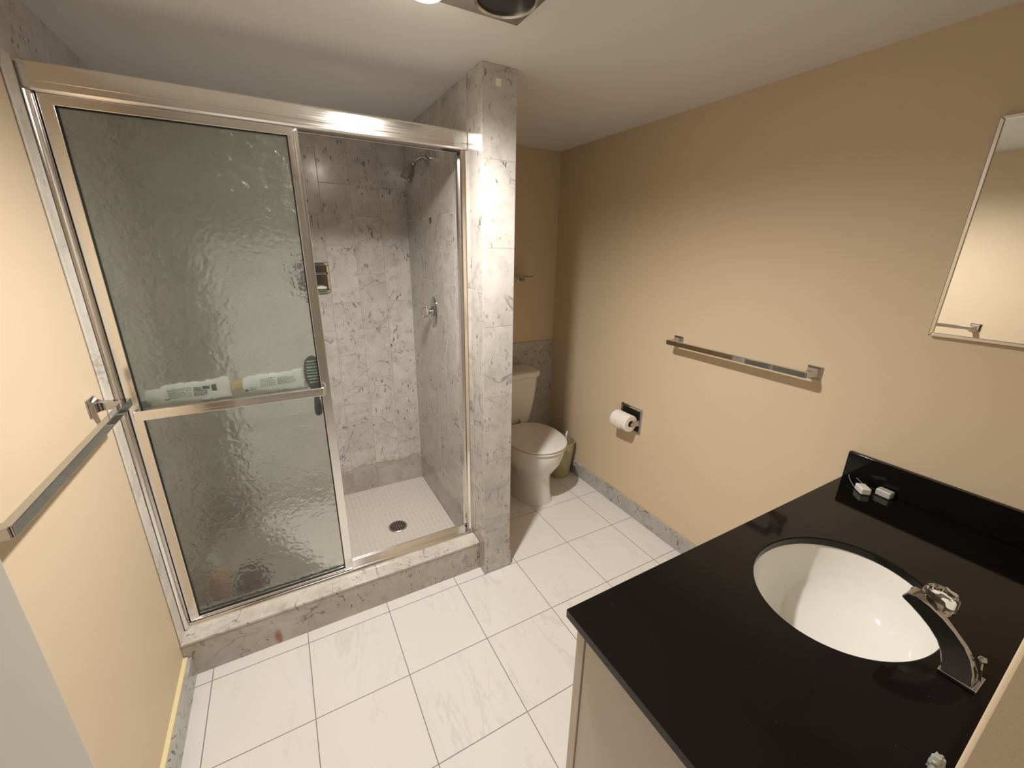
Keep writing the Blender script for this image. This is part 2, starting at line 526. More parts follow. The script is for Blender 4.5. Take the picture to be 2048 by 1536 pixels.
# strainer plate with holes
dt = thing('shower_drain', 'round metal strainer drain set in the white shower floor', 'drain', (*DR, 0.0242))
part('drain_ring', bm, M['steel'], dt)
M['drain_steel'] = simple('tarnished_steel', (0.34, 0.31, 0.27), 0.35, 1.0, var=0.2)
bm = bmesh.new(); lathe(bm, [(0.0452, 0.0044), (0.0452, 0.0052)], 40, Matrix.Translation((*DR, 0.0242)))
part('strainer', bm, M['drain_steel'], dt)
bm = bmesh.new()
for ring_n, rr in ((1, 0), (6, 0.014), (12, 0.027), (16, 0.038)):
    for i in range(ring_n):
        a = 2 * PI * i / ring_n + rr * 20
        lathe(bm, [(0.0052, 0.0052), (0.0052, 0.0058)], 8, Matrix.Translation((DR[0] + rr * math.cos(a), DR[1] + rr * math.sin(a), 0.0242)))
part('strainer_holes', bm, M['dark'], dt)

en = thing('shower_enclosure', 'aluminium-framed sliding shower door with one panel of wavy obscure glass', 'shower door', (0.6, 0.1, 0.1605))
ZT = 1.93
# header: rounded front profile (y,z)
prof = [(0.085, ZT - 0.003), (0.078, ZT - 0.002), (0.0745, ZT + 0.003), (0.0745, ZT + 0.018), (0.0753, ZT + 0.019), (0.0745, ZT + 0.020), (0.0745, ZT + 0.056), (0.077, ZT + 0.062), (0.084, ZT + 0.066),
        (0.14, ZT + 0.066), (0.15, ZT + 0.06), (0.15, ZT - 0.003), (0.143, ZT - 0.003), (0.143, ZT + 0.02), (0.092, ZT + 0.02), (0.092, ZT - 0.003)]
bm = bmesh.new(); prism(bm, prof, 0, 0.002, XW - 0.002)
part('header_rail', bm, M['alu_x'], en, smooth=True, angle=25, bevel=0.0008)
for side, (xa, xb) in (('l', (0.0, 0.024)), ('r', (XW - 0.024, XW))):
    bm = bmesh.new()
    if side == 'l':
        pts = [(0.001, 0.066), (0.009, 0.062), (0.016, 0.066), (0.019, 0.075), (0.022, 0.078), (0.022, 0.148), (0.001, 0.148)]
    else:
        pts = [(XW - p[0], p[1]) for p in [(0.001, 0.078), (0.010, 0.076), (0.014, 0.084), (0.020, 0.086), (0.024, 0.094), (0.024, 0.100), (0.006, 0.102), (0.006, 0.125), (0.024, 0.128), (0.024, 0.148), (0.001, 0.148)]]
    prism(bm, pts, 2, 0.165, ZT - 0.004)
    part('jamb', bm, M['alu_z'], en, angle=50)
bm = bmesh.new()
prism(bm, [(0.074, 0.161), (0.148, 0.161), (0.148, 0.180), (0.144, 0.180), (0.144, 0.168), (0.124, 0.168), (0.124, 0.190), (0.120, 0.190), (0.120, 0.168), (0.086, 0.168), (0.086, 0.172), (0.080, 0.176), (0.074, 0.170)],
      0, 0.002, XW - 0.002)
part('bottom_track', bm, M['alu_x'], en, angle=50)
# sliding panel
X0, X1, Z0, Z1, y0, y1 = 0.024, 0.622, 0.1705, ZT - 0.0035, 0.0885, 0.1135
gx0, gx1, gz0, gz1 = 0.053, 0.590, 0.186, 1.902
dp = part('sliding_door', bx(gx0 - 0.012, gx1 + 0.012, 0.098, 0.103, gz0 - 0.006, gz1 + 0.012), M['glass'], en, label='wavy obscure glass panel with aluminium rim', smooth=False)
def rail(pts, ax, a, b, nm, mat):
    bm = bmesh.new(); prism(bm, pts, ax, a, b)
    part(nm, bm, mat, dp, smooth=True, bevel=0.0012)
def frame_piece(o0, o1, i0, i1, nm, mat):
    # mitred bar: outer edge o0-o1, inner edge i0-i1 (x,z)
    bm = bmesh.new()
    prism(bm, [o0, o1, i1, i0], 1, y0, y1)
    part(nm, bm, mat, dp, bevel=0.0012)
frame_piece((X0, Z0), (X0, Z1), (gx0, gz0), (gx0, gz1), 'door_stile', M['alu_z'])
frame_piece((X1, Z0), (X1, Z1), (gx1, gz0), (gx1, gz1), 'door_stile', M['alu_z'])
frame_piece((X0, Z1), (X1, Z1), (gx0, gz1), (gx1, gz1), 'door_rail', M['alu_x'])
frame_piece((X0, Z0), (X1, Z0), (gx0, gz0), (gx1, gz0), 'door_rail', M['alu_x'])
# dark gasket round the glass
bm = bmesh.new()
gk = 0.004
for (a, b, c_, d_) in ((gx0, gx0 + gk, gz0, gz1), (gx1 - gk, gx1, gz0, gz1), (gx0, gx1, gz0, gz0 + gk), (gx0, gx1, gz1 - gk, gz1)):
    box(bm, a, b, 0.0945, 0.098, c_, d_)
part('gasket', bm, M['brush'], dp, smooth=False)
# outer towel bar: flat bar bent back at both ends
bm = bmesh.new()
zb0, zb1 = 1.026, 1.058
path = [(0.040, 0.0885), (0.040, 0.058), (0.043, 0.050), (0.051, 0.046), (0.575, 0.046), (0.585, 0.048), (0.592, 0.056), (0.594, 0.064), (0.596, 0.0885)]
inner = [(0.048, 0.0885), (0.048, 0.060), (0.050, 0.055), (0.055, 0.053), (0.571, 0.053), (0.580, 0.055), (0.585, 0.060), (0.587, 0.066), (0.588, 0.0885)]
path = [(x + 0.012, y) if x > 0.5 else (x, y) for x, y in path]; inner = [(x + 0.012, y) if x > 0.5 else (x, y) for x, y in inner]
prism(bm, path + inner[::-1], 2, zb0, zb1)
part('towel_bar', bm, M['alu_x'], dp, angle=40, bevel=0.002)
# inner bar carrying the tubes
bm = bmesh.new()
box(bm, 0.040, 0.5488, 0.142, 0.148, 1.036, 1.062)
box(bm, 0.040, 0.047, 0.1135, 0.142, 1.036, 1.062)
box(bm, 0.047, 0.5488, 0.118, 0.142, 1.036, 1.040)
part('inner_bar', bm, M['steel'], dp, bevel=0.0015)
# marble strip and caulk between jamb and paint
struct('trim_3', bx(0.0, 0.0065, 0.001, 0.062, 0.1615, ZT + 0.066), M['caulk'], bevel=0.003, smooth=True)

# squeezed tubes lying on the inner bar
def squeeze_tube(name, label, x0, x1, z, r, capm, cap_left, ink):
    y = 0.128
    o = thing(name, label, 'tube', ((x0 + x1) / 2, y, z), 'squeezed tubes on the bar behind the glass')
    L = x1 - x0; cl = 0.036
    bm = bmesh.new(); rings = []
    n = 20
    for i in range(n + 1):
        f = i / n
        xx = x0 + cl + (L - cl) * f
        ry = r * (0.9 - 0.62 * f ** 1.4); rz = r * (0.98 + 0.25 * f)
        if i == 0: ry = rz = r * 0.75
        cz = 0.0025 * math.sin(f * 9 + L * 50) + z + rz * 0.0
        rings.append([(xx, y + 0.2 * ry * math.sin(f * 14) * 0.3 + ry * 0.45 * math.cos(2 * PI * k / 20), cz + rz * math.sin(2 * PI * k / 20) * (1 + 0.05 * math.sin(f * 31 + k))) for k in range(20)])
    loft(bm, rings)
    part('tube_body', bm, M['tube_white'], o)
    bm = bmesh.new()
    lathe(bm, [(r * 0.66, 0), (r * 0.72, 0.002), (r * 0.72, cl - 0.004), (r * 0.62, cl)], 20, Matrix.Translation((x0, y, z)) @ Matrix.Rotation(PI / 2, 4, 'Y'), squash=(1, 0.55))
    part('cap', bm, capm, o)
    # print, on the side towards the glass
    bm = bmesh.new()
    for (a, b, c_, d_, k) in ink:
        xx0 = x0 + cl + (L - cl) * a; xx1 = x0 + cl + (L - cl) * b
        fm = (a + b) / 2
        yy = y - r * (0.9 - 0.62 * fm ** 1.4) * 0.45 - 0.0016
        box(bm, xx0, xx1, yy, yy + 0.001, z + c_ * r, z + d_ * r, mi=k)
    part('label_print', bm, [M['ink'], M['greyink']], o, smooth=False)
    return o
def lines(a, b, c0, c1, n, k=1):
    out = []
    for i in range(n):
        z = c0 + (c1 - c0) * i / max(1, n - 1)
        x = a
        while x < b - 0.02:
            w = random.uniform(0.015, 0.05); out.append((x, min(x + w, b), z, z + (c1 - c0) / n * 0.45, k)); x += w + 0.012
    return out
squeeze_tube('shampoo_tube', 'white squeezed tube with frosted cap and black barcode panel, left behind the shower glass', 0.066, 0.300, 1.083, 0.030, M['clear_cap'], True,
             lines(0.12, 0.45, -0.5, 0.5, 7) + lines(0.47, 0.66, -0.55, 0.0, 5, 0) + [(0.48, 0.58, 0.1, 0.45, 1), (0.60, 0.70, 0.1, 0.5, 0), (0.73, 0.80, -0.2, 0.62, 0), (0.06, 0.12, -0.6, -0.5, 0)])
squeeze_tube('conditioner_tube', 'white squeezed tube with beige cap lying next to the black brush', 0.302, 0.535, 1.083, 0.030, M['beige'], True,
             lines(0.10, 0.22, -0.7, -0.35, 3, 0) + lines(0.28, 0.52, -0.4, 0.55, 8) + lines(0.56, 0.86, -0.35, 0.45, 7) + [(0.02, 0.08, -0.75, -0.5, 0)])

# paddle brush hooked on the bar
br = thing('hair_brush', 'black ribbed hair brush standing upright on the bar behind the shower glass', 'brush', (0.572, 0.125, 1.04))
bm = bmesh.new()
rings = []
bxx = 0.572
outline = [(0.925, 0.004), (0.928, 0.010), (0.94, 0.0135), (0.965, 0.0135), (0.99, 0.011), (1.01, 0.009), (1.03, 0.012), (1.05, 0.024), (1.075, 0.031), (1.105, 0.033), (1.135, 0.030), (1.155, 0.022), (1.165, 0.012), (1.168, 0.003)]
for z, hw in outline:
    rings.append([(bxx + hw * math.cos(2 * PI * k / 20), 0.1205 + 0.0035 * math.sin(2 * PI * k / 20), z) for k in range(20)])
loft(bm, rings)
part('brush_body', bm, M['brush'], br)
bm = bmesh.new()
for i in range(8):
    z = 1.064 + i * 0.0118
    hw = 0.024 * math.sqrt(max(0.05, 1 - ((z - 1.105) / 0.062) ** 2))
    box(bm, bxx - hw, bxx + hw, 0.1135, 0.117, z, z + 0.0042)
part('bristle_rows', bm, M['bristle'], br, smooth=False)
bm = bmesh.new()
for i in range(14):
    z = 1.05 + i * 0.0078
    hw = 0.033 * math.sqrt(max(0.05, 1 - ((z - 1.105) / 0.064) ** 2))
    tube(bm, [(bxx - hw, 0.118, z), (bxx - hw - 0.010, 0.115, z + 0.004)], [0.0006, 0.0003], 5)
part('side_bristles', bm, M['brush'], br)

# bottle and netting sponge on the shower floor
bt = thing('pump_bottle', 'peach pump bottle with white pump, blurred behind the lower shower glass', 'bottle', (0.092, 0.325, 0.0245))
bm = bmesh.new()
lathe(bm, [(0.036, 0.0), (0.044, 0.004), (0.045, 0.03), (0.045, 0.150), (0.040, 0.172), (0.020, 0.185), (0.016, 0.19)], 28, Matrix.Translation((0.092, 0.325, 0.0245)))
part('bottle_body', bm, M['peach'], bt)
bm = bmesh.new()
lathe(bm, [(0.017, 0.19), (0.018, 0.193), (0.018, 0.212), (0.008, 0.215), (0.006, 0.245), (0.015, 0.248), (0.016, 0.262), (0.006, 0.268)], 20, Matrix.Translation((0.092, 0.325, 0.0245)))
tube(bm, [(0.092, 0.325, 0.281), (0.070, 0.302, 0.281), (0.060, 0.292, 0.275)], [0.007, 0.006, 0.004], 10)
part('pump', bm, M['white'], bt)
bm = bmesh.new()
bmesh.ops.create_icosphere(bm, subdivisions=4, radius=0.06)
for v in bm.verts:
    n_ = v.co.normalized()
    v.co = n_ * (0.058 + 0.006 * math.sin(n_.x * 19 + n_.z * 11) * math.cos(n_.y * 23) + 0.003 * math.sin(n_.z * 40))
    v.co.z = v.co.z * 1.1
    v.co += Vector((0.208, 0.335, 0.088))
tag(mk('bath_pouf', bm, M['maroon']), 'maroon netting bath pouf on the shower floor beside the peach bottle', 'sponge')

# recessed soap dish on the back wall
sd = thing('soap_dish', 'recessed chrome soap dish on the marble back wall with a grab bar', 'soap dish', (0.68, YB, 1.40))
a0, a1, c0, c1 = 0.60, 0.757, 1.322, 1.482
bm = bmesh.new()
fw = 0.016
box(bm, a0, a1, YB - 0.010, YB, c1 - fw, c1); box(bm, a0, a1, YB - 0.010, YB, c0, c0 + fw)
box(bm, a0, a0 + fw, YB - 0.010, YB, c0 + fw, c1 - fw); box(bm, a1 - fw, a1, YB - 0.010, YB, c0 + fw, c1 - fw)
part('rim', bm, M['chrome'], sd, bevel=0.003)
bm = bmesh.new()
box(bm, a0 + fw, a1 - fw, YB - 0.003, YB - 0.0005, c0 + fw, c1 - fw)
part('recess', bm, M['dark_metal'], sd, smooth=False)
bm = bmesh.new()
box(bm, a0 + 0.01, a1 - 0.01, YB - 0.030, YB - 0.016, c1 - 0.062, c1 - 0.050)
box(bm, a0 + 0.01, a0 + 0.022, YB - 0.030, YB - 0.004, c1 - 0.062, c1 - 0.050); box(bm, a1 - 0.022, a1 - 0.01, YB - 0.030, YB - 0.004, c1 - 0.062, c1 - 0.050)
part('grab_bar', bm, M['chrome'], sd, bevel=0.003)
bm = bmesh.new()
box(bm, a0 + 0.012, a1 - 0.012, YB - 0.045, YB - 0.004, c0 + 0.012, c0 + 0.018)
part('tray', bm, M['chrome'], sd, bevel=0.002)
bm = bmesh.new()
lathe(bm, [(0.010, 0), (0.026, 0.004), (0.028, 0.010), (0.022, 0.017), (0.008, 0.019)], 24, Matrix.Translation((0.705, YB - 0.027, c0 + 0.0182)), squash=(1.1, 0.55))
tag(mk('soap_bar', bm, M['soap']), 'pale bar of soap lying in the chrome soap dish', 'soap')

# shower head
sh = thing('showerhead', 'chrome shower head on a bent arm high on the marble side wall', 'shower head', (XW, 0.555, 1.972))
bm = bmesh.new()
lathe(bm, [(0.032, 0.0), (0.032, 0.004), (0.026, 0.009), (0.012, 0.014)], 32, axis_m((XW, 0.555, 1.972), (-1, 0, 0)))
part('flange', bm, M['chrome'], sh)
bm = bmesh.new()
arm = []
for i in range(13):
    f = i / 12
    a = f * math.radians(58)
    arm.append((XW - 0.018 - 0.055 * math.sin(a) / math.sin(math.radians(58)) * 1.0, 0.555, 1.972 + 0.004 - 0.030 * (1 - math.cos(a)) / (1 - math.cos(math.radians(58)))))
arm = [(XW - 0.002, 0.555, 1.976)] + arm
tube(bm, arm, 0.0095, 14)
part('arm', bm, M['chrome'], sh)
e = Vector(arm[-1]); dd = (e - Vector(arm[-2])).normalized(); dd = Vector((-0.50, -0.06, -0.86)).normalized()
bm = bmesh.new()
lathe(bm, [(0.010, -0.006), (0.0135, -0.002), (0.0135, 0.010), (0.011, 0.013), (0.014, 0.018), (0.021, 0.030), (0.0255, 0.050), (0.0285, 0.074), (0.0285, 0.084), (0.025, 0.087), (0.019, 0.084), (0.006, 0.082)],
      28, axis_m(e, dd))
M['chrome_shaded'] = simple('shaded_chrome', (0.36, 0.35, 0.34), 0.14, 1.0, var=0.1)  # chrome with the head's shade put into a darker colour
part('spray_head', bm, M['chrome_shaded'], sh)

# valve with clear knob
sv = thing('shower_valve', 'oval chrome shower valve plate with a clear knob on the marble side wall', 'faucet', (XW, 0.556, 1.245))
bm = bmesh.new()
lathe(bm, [(0.079, 0.0), (0.079, 0.003), (0.070, 0.008), (0.030, 0.010), (0.024, 0.016)], 40, axis_m((XW, 0.556, 1.245), (-1, 0, 0)) @ Matrix.Scale(1.0, 4), squash=(0.60, 1))
vp = part('valve_plate', bm, M['chrome'], sv)
bm = bmesh.new()
lathe(bm, [(0.014, 0.014), (0.014, 0.030), (0.010, 0.034)], 20, axis_m((XW, 0.556, 1.245), (-1, 0, 0)))
part('stem', bm, M['chrome'], sv)
bm = bmesh.new()
lathe(bm, [(0.012, 0.030), (0.024, 0.034), (0.030, 0.042), (0.030, 0.058), (0.025, 0.064), (0.010, 0.066)], 10, axis_m((XW, 0.556, 1.245), (-1, 0, 0)))
part('knob', bm, M['acrylic'], sv, angle=25)

bm = bx(XW - 0.0018, XW, 0.540, 0.572, 1.684, 1.712)
tag(mk('adhesive_patch', bm, M['patch'], smooth=False), 'small brown square patch stuck on the shower side wall below the shower head', 'patch')
bm = bx(1.2665, 1.287, YP - 0.0016, YP, 2.112, 2.136)
tag(mk('adhesive_tag', bm, M['tag'], smooth=False), 'small cream square tag stuck near the top of the marble pillar', 'tag')

# ------------------------------------------------------------ towel bars
def towel_rack(name, label, wx, sgn, ya, yb, z, stand):
    """bar runs along y between ya (far) and yb (near), standing off the wall by stand"""
    o = thing(name, label, 'towel bar', (wx, (ya + yb) / 2, z), 'chrome towel bars')
    for y in (ya, yb):
        bm = bmesh.new()
        hw, hh = 0.027, 0.025
        rings = []
        for (d, k) in ((0.0005, 1.0), (0.004, 1.0), (0.012, 0.66), (0.022, 0.50), (0.034, 0.44), (stand - 0.018, 0.42), (stand + 0.006, 0.42)):
            rings.append([(wx + sgn * d, y + a * hw * k, z + b * hh * k) for a, b in ((-1, -1), (1, -1), (1, 1), (-1, 1))])
        loft(bm, rings)
        part('post', bm, M['chrome'], o, bevel=0.0012, angle=30)
    bm = bmesh.new()
    box(bm, wx + sgn * (stand - 0.008), wx + sgn * (stand + 0.010), yb - 0.008, ya + 0.008, z - 0.011, z + 0.011)
    part('bar', bm, M['chrome'], o, bevel=0.0015, angle=30)
    return o
towel_rack('towel_bar', 'square chrome towel bar on the tan wall, left of the mirror', XR, -1, -0.205, -0.832, 1.140, 0.072)
towel_rack('towel_bar', 'square chrome towel bar on the left wall beside the shower', 0.0, 1, -0.090, -0.725, 1.132, 0.076)

# ------------------------------------------------------------ toilet paper
tp = thing('toilet_paper_holder', 'recessed chrome toilet paper holder on the tan wall', 'paper holder', (XR, 0.052, 0.62))
ya, yb, za, zb = 0.135, -0.032, 0.545, 0.698
bm = bmesh.new()
fw = 0.014
box(bm, XR - 0.007, XR, yb, ya, zb - fw, zb); box(bm, XR - 0.007, XR, yb, ya, za, za + fw)
box(bm, XR - 0.007, XR, yb, yb + fw, za + fw, zb - fw); box(bm, XR - 0.007, XR, ya - fw, ya, za + fw, zb - fw)
part('plate', bm, M['chrome'], tp, bevel=0.002)
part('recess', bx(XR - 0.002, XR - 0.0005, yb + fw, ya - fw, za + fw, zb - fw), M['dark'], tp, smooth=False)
RX, RZ = XR - 0.062, 0.618
for y in (yb + 0.012, ya - 0.012):
    bm = bmesh.new()
    prism(bm, [(XR - 0.004, RZ - 0.020), (RX + 0.004, RZ - 0.012), (RX - 0.010, RZ - 0.004), (RX - 0.010, RZ + 0.006), (RX + 0.004, RZ + 0.013), (XR - 0.004, RZ + 0.020)], 1, y - 0.0035, y + 0.0035)
    part('arm', bm, M['chrome'], tp, bevel=0.0015)
bm = bmesh.new(); tube(bm, [(RX, yb + 0.015, RZ), (RX, ya - 0.015, RZ)], 0.008, 16)
part('roller', bm, M['chrome'], tp)
bm = bmesh.new()
m4 = axis_m((RX, yb + 0.022, RZ), (0, 1, 0))
LR = ya - yb - 0.044
prof = [(0.020, 0.0), (0.047, 0.0), (0.0495, 0.003), (0.050, 0.01), (0.0495, LR / 2), (0.050, LR - 0.01), (0.0495, LR - 0.003), (0.047, LR), (0.020, LR), (0.020, 0.0)]
lathe(bm, prof, 48, m4, False, False)
rl = thing('toilet_roll', 'roll of white toilet paper on the chrome holder', 'toilet paper', (RX, 0.05, RZ))
part('paper', bm, M['paper'], rl)
bm = bmesh.new(); lathe(bm, [(0.0185, 0.001), (0.0198, 0.001), (0.0198, LR - 0.001), (0.0185, LR - 0.001), (0.0185, 0.001)], 32, m4, False, False)
part('core', bm, M['card'], rl)
bm = bmesh.new()   # loose folded end
rings = []
for i in range(9):
    a = math.radians(130 + i * 14)
    rr = 0.0508 + (0.0 if i < 6 else 0.0015 * (i - 5))
    yy0 = yb + 0.024 + 0.006 * i; yy1 = yb + 0.022 + LR - 0.002
    rings.append([(RX + rr * math.cos(a), yy0, RZ + rr * math.sin(a)), (RX + rr * math.cos(a), yy1, RZ + rr * math.sin(a)),
                  (RX + (rr + 0.0006) * math.cos(a), yy1, RZ + (rr + 0.0006) * math.sin(a)), (RX + (rr + 0.0006) * math.cos(a), yy0, RZ + (rr + 0.0006) * math.sin(a))])
loft(bm, rings)
part('loose_sheet', bm, M['paper'], rl)

# ------------------------------------------------------------ mirror
mr = thing('wall_mirror', 'metal-framed mirror hanging on the tan wall above the vanity', 'mirror', (XR, -1.31, 1.62))
ma, mb, mz0, mz1 = -1.112, -1.50, 1.335, 1.917
TH = 0.020
bm = bmesh.new(); f_ = 0.011
def mit(o, i):
    prism(bm, [o[0], o[1], i[1], i[0]], 0, XR - TH, XR - 0.0005)
O = [(mb, mz0), (ma, mz0), (ma, mz1), (mb, mz1)]; I = [(mb + f_, mz0 + f_), (ma - f_, mz0 + f_), (ma - f_, mz1 - f_), (mb + f_, mz1 - f_)]
for k in range(4): mit((O[k], O[(k + 1) % 4]), (I[k], I[(k + 1) % 4]))
part('frame', bm, M['steel'], mr, bevel=0.002)
part('mirror_glass', bx(XR - TH + 0.003, XR - 0.002, mb + f_ - 0.001, ma - f_ + 0.001, mz0 + f_ - 0.001, mz1 - f_ + 0.001), M['mirror'], mr, smooth=False)

# ------------------------------------------------------------ vanity
vc = thing('vanity_cabinet', 'beige laminate vanity cabinet under the black countertop', 'cabinet', (1.6, -1.3, 0))
part('side_panel', bx(0.986, 1.004, YN + 0.001, -1.062, 0.0, ZC - 0.022), M['cab'], vc, bevel=0.001)
part('side_panel', bx(XR - 0.031, XR - 0.013, YN + 0.001, -1.062, 0.0, ZC - 0.022), M['cab'], vc, smooth=False)
part('bottom_panel', bx(1.004, XR - 0.031, YN + 0.001, -1.062, 0.08, 0.098), M['cab'], vc, smooth=False)
part('back_panel', bx(1.004, XR - 0.031, YN + 0.001, YN + 0.008, 0.098, ZC - 0.022), M['cab'], vc, smooth=False)
part('face_frame', bx(0.984, XR - 0.013, -1.058, -1.033, 0.0, ZC - 0.022), M['cab'], vc, bevel=0.001)
part('filler', bx(0.990, XR - 0.013, -1.062, -1.058, 0.0, ZC - 0.022), M['cab'], vc, smooth=False)
for k in range(3):
    xa = 1.02 + k * 0.40
    dpp = part('door', bx(xa, xa + 0.385, -1.033, -1.015, 0.11, 0.72), M['cab'], vc, bevel=0.003)
    bm = bmesh.new(); lathe(bm, [(0.006, 0), (0.006, 0.012), (0.014, 0.018), (0.012, 0.026), (0.004, 0.028)], 16, axis_m((xa + (0.34 if k != 1 else 0.04), -1.015, 0.62), (0, 1, 0)))
    part('knob', bm, M['chrome'], dpp)
# countertop with an oval hole
SC = (1.600, -1.277); SA, SB = 0.219, 0.176
bm = bmesh.new()
x0_, x1_, y0_, y1_ = XC, XR - 0.001, YN + 0.001, YC
angs = sorted(set([2 * PI * i / 96 for i in range(96)] + [math.atan2(yy - SC[1], xx - SC[0]) % (2 * PI) for xx in (x0_, x1_) for yy in (y0_, y1_)]))
def rect_hit(a):
    c_, s_ = math.cos(a), math.sin(a); ts = []
    if c_ > 1e-9: ts.append((x1_ - SC[0]) / c_)
    if c_ < -1e-9: ts.append((x0_ - SC[0]) / c_)
    if s_ > 1e-9: ts.append((y1_ - SC[1]) / s_)
    if s_ < -1e-9: ts.append((y0_ - SC[1]) / s_)
    tt = min(x for x in ts if x > 0)
    return SC[0] + tt * c_, SC[1] + tt * s_
def ell(a, A, B):
    c_, s_ = math.cos(a), math.sin(a); r = 1 / math.sqrt((c_ / A) ** 2 + (s_ / B) ** 2)
    return SC[0] + r * c_, SC[1] + r * s_
zt, zb_ = ZC, ZC - 0.022
ringsv = [[bm.verts.new((*rect_hit(a), zb_)) for a in angs], [bm.verts.new((*rect_hit(a), zt)) for a in angs],
          [bm.verts.new((*ell(a, SA + 0.002, SB + 0.002), zt)) for a in angs], [bm.verts.new((*ell(a, SA, SB), zt - 0.002)) for a in angs],
          [bm.verts.new((*ell(a, SA, SB), zb_)) for a in angs]]
for A_, B_ in zip(ringsv, ringsv[1:] + ringsv[:1]):
    for i in range(len(angs)):
        j = (i + 1) % len(angs)
        bm.faces.new((A_[i], A_[j], B_[j], B_[i]))
ct = tag(mk('countertop', bm, M['granite'], bevel=0.0012, smooth=True, angle=30), 'polished black countertop with an oval sink cutout', 'countertop')
tag(mk('backsplash', bx(XR - 0.019, XR - 0.0005, YN + 0.001, YC - 0.001, ZC + 0.0002, 0.894), M['granite'], bevel=0.0015), 'black side splash standing on the countertop along the tan wall', 'backsplash')

# sink
sk = thing('sink', 'oval white undermount sink in the black countertop', 'sink', (*SC, ZC - 0.17))
bm = bmesh.new(); rings = []
prof = [(1.06, -0.0005), (1.015, -0.0005), (1.0, -0.008), (0.985, -0.03), (0.955, -0.065), (0.885, -0.105), (0.76, -0.135), (0.58, -0.157), (0.30, -0.168), (0.115, -0.172)]
outer = [(0.115, -0.183), (0.58, -0.172), (0.80, -0.148), (0.93, -0.110), (1.0, -0.065), (1.04, -0.02), (1.06, -0.008)]
for k, dz in prof + outer:
    q_ = min(1.0, max(0.0, -dz / 0.172)) ** 2
    rings.append([(SC[0] - 0.012 * q_ + SA * k * math.cos(2 * PI * i / 64), SC[1] - 0.034 * q_ + SB * k * math.sin(2 * PI * i / 64), zb_ + dz) for i in range(64)])
rings.append(rings[0])
R_ = loft(bm, rings, False, False)
bmesh.ops.remove_doubles(bm, verts=bm.verts[:], dist=1e-6)
part('basin', bm, M['sink'], sk, angle=60)
bm = bmesh.new(); lathe(bm, [(0.0270, -0.175), (0.0270, -0.1695), (0.024, -0.168), (0.020, -0.1695), (0.006, -0.1685)], 28, Matrix.Translation((SC[0] - 0.012, SC[1] - 0.033, zb_)))
part('drain', bm, M['chrome'], sk)
bm = bmesh.new()
aa = math.radians(148)
px_, py_ = SC[0] + SA * 0.985 * math.cos(aa), SC[1] + SB * 0.985 * math.sin(aa)
nrm = Vector((math.cos(aa) / SA, math.sin(aa) / SB, -0.0)).normalized()
lathe(bm, [(0.016, 0.0), (0.016, 0.002)], 20, axis_m((px_ - nrm.x * 0.002, py_ - nrm.y * 0.002, zb_ - 0.024), (-nrm.x, -nrm.y, 0.25)), squash=(1, 1))
for v in bm.verts: v.co.z = zb_ - 0.024 + (v.co.z - (zb_ - 0.024)) * 0.45
part('overflow_slot', bm, M['dark'], sk, smooth=False)

# faucet
fc = thing('faucet', 'chrome faucet with an arched spout and a clear knob behind the sink', 'faucet', (1.555, -1.50, ZC))
xs0, xs1 = 1.531, 1.578
bm = bmesh.new()
prism(bm, [(xs0 - 0.010, -1.524), (xs1 - 0.004, -1.524), (xs1 - 0.004, -1.470), (xs0 - 0.010, -1.470)], 2, ZC + 0.0002, ZC + 0.010)
part('base_plate', bm, M['chrome'], fc, bevel=0.002)
# spout side outline (y,z), swept across x
under = [(-1.4745, 0.800), (-1.4700, 0.815), (-1.4640, 0.832), (-1.4530, 0.850), (-1.4370, 0.866), (-1.4200, 0.879), (-1.4030, 0.8895), (-1.3900, 0.896)]
over = [(-1.3935, 0.914), (-1.4080, 0.9165), (-1.4300, 0.911), (-1.4520, 0.900), (-1.4720, 0.885), (-1.4900, 0.868), (-1.5030, 0.850), (-1.5130, 0.826), (-1.5160, 0.800)]
under = under + [(-1.3870, 0.8995)]
lo_ = [-0.011, -0.007, -0.0035, -0.001, 0, 0, 0, 0, 0]
tw = [0.020, 0.016, 0.013, 0.011, 0.010, 0.014, 0.022, 0.032, 0.036]
bm = bmesh.new(); rings = []
for k_, (u_, o_) in enumerate(zip(under, over[::-1])):
    rings.append([(xs0 + lo_[k_], *u_), (xs0 + 0.042, *u_), (xs0 + tw[k_], *o_), (xs0 + lo_[k_] * 0.8, *o_)])
loft(bm, rings)
part('spout', bm, M['chrome'], fc, bevel=0.002, angle=30)
KX, KY, KZ = 1.580, -1.430, 0.896
bm = bmesh.new()
lathe(bm, [(0.013, -0.024), (0.011, -0.012), (0.009, 0.004)], 16, Matrix.Translation((KX - 0.006, KY, KZ)))
part('knob_stem', bm, M['chrome'], fc)
bm = bmesh.new()
rings = []
for r, z in [(0.012, -0.014), (0.022, -0.013), (0.0255, -0.008), (0.0265, 0.008), (0.0265, 0.022), (0.024, 0.0275), (0.021, 0.0285), (0.020, 0.0272), (0.004, 0.0272)]:
    rings.append([(KX + r * (1 + (0.03 * math.cos(8 * 2 * PI * k / 48) if z < 0.028 else 0)) * math.cos(2 * PI * k / 48),
                   KY + r * (1 + (0.03 * math.cos(8 * 2 * PI * k / 48) if z < 0.028 else 0)) * math.sin(2 * PI * k / 48), KZ + z) for k in range(48)])
loft(bm, rings)
part('knob', bm, M['acrylic'], fc, angle=45)
bm = bmesh.new()
tube(bm, [(1.5545, -1.5190, ZC + 0.008), (1.5545, -1.5120, 0.842)], 0.0022, 8)
lathe(bm, [(0.002, -0.003), (0.0045, 0.0), (0.0065, 0.004), (0.005, 0.009), (0.001, 0.011)], 16, Matrix.Translation((1.5545, -1.5115, 0.843)))
part('lift_rod', bm, M['chrome'], fc)

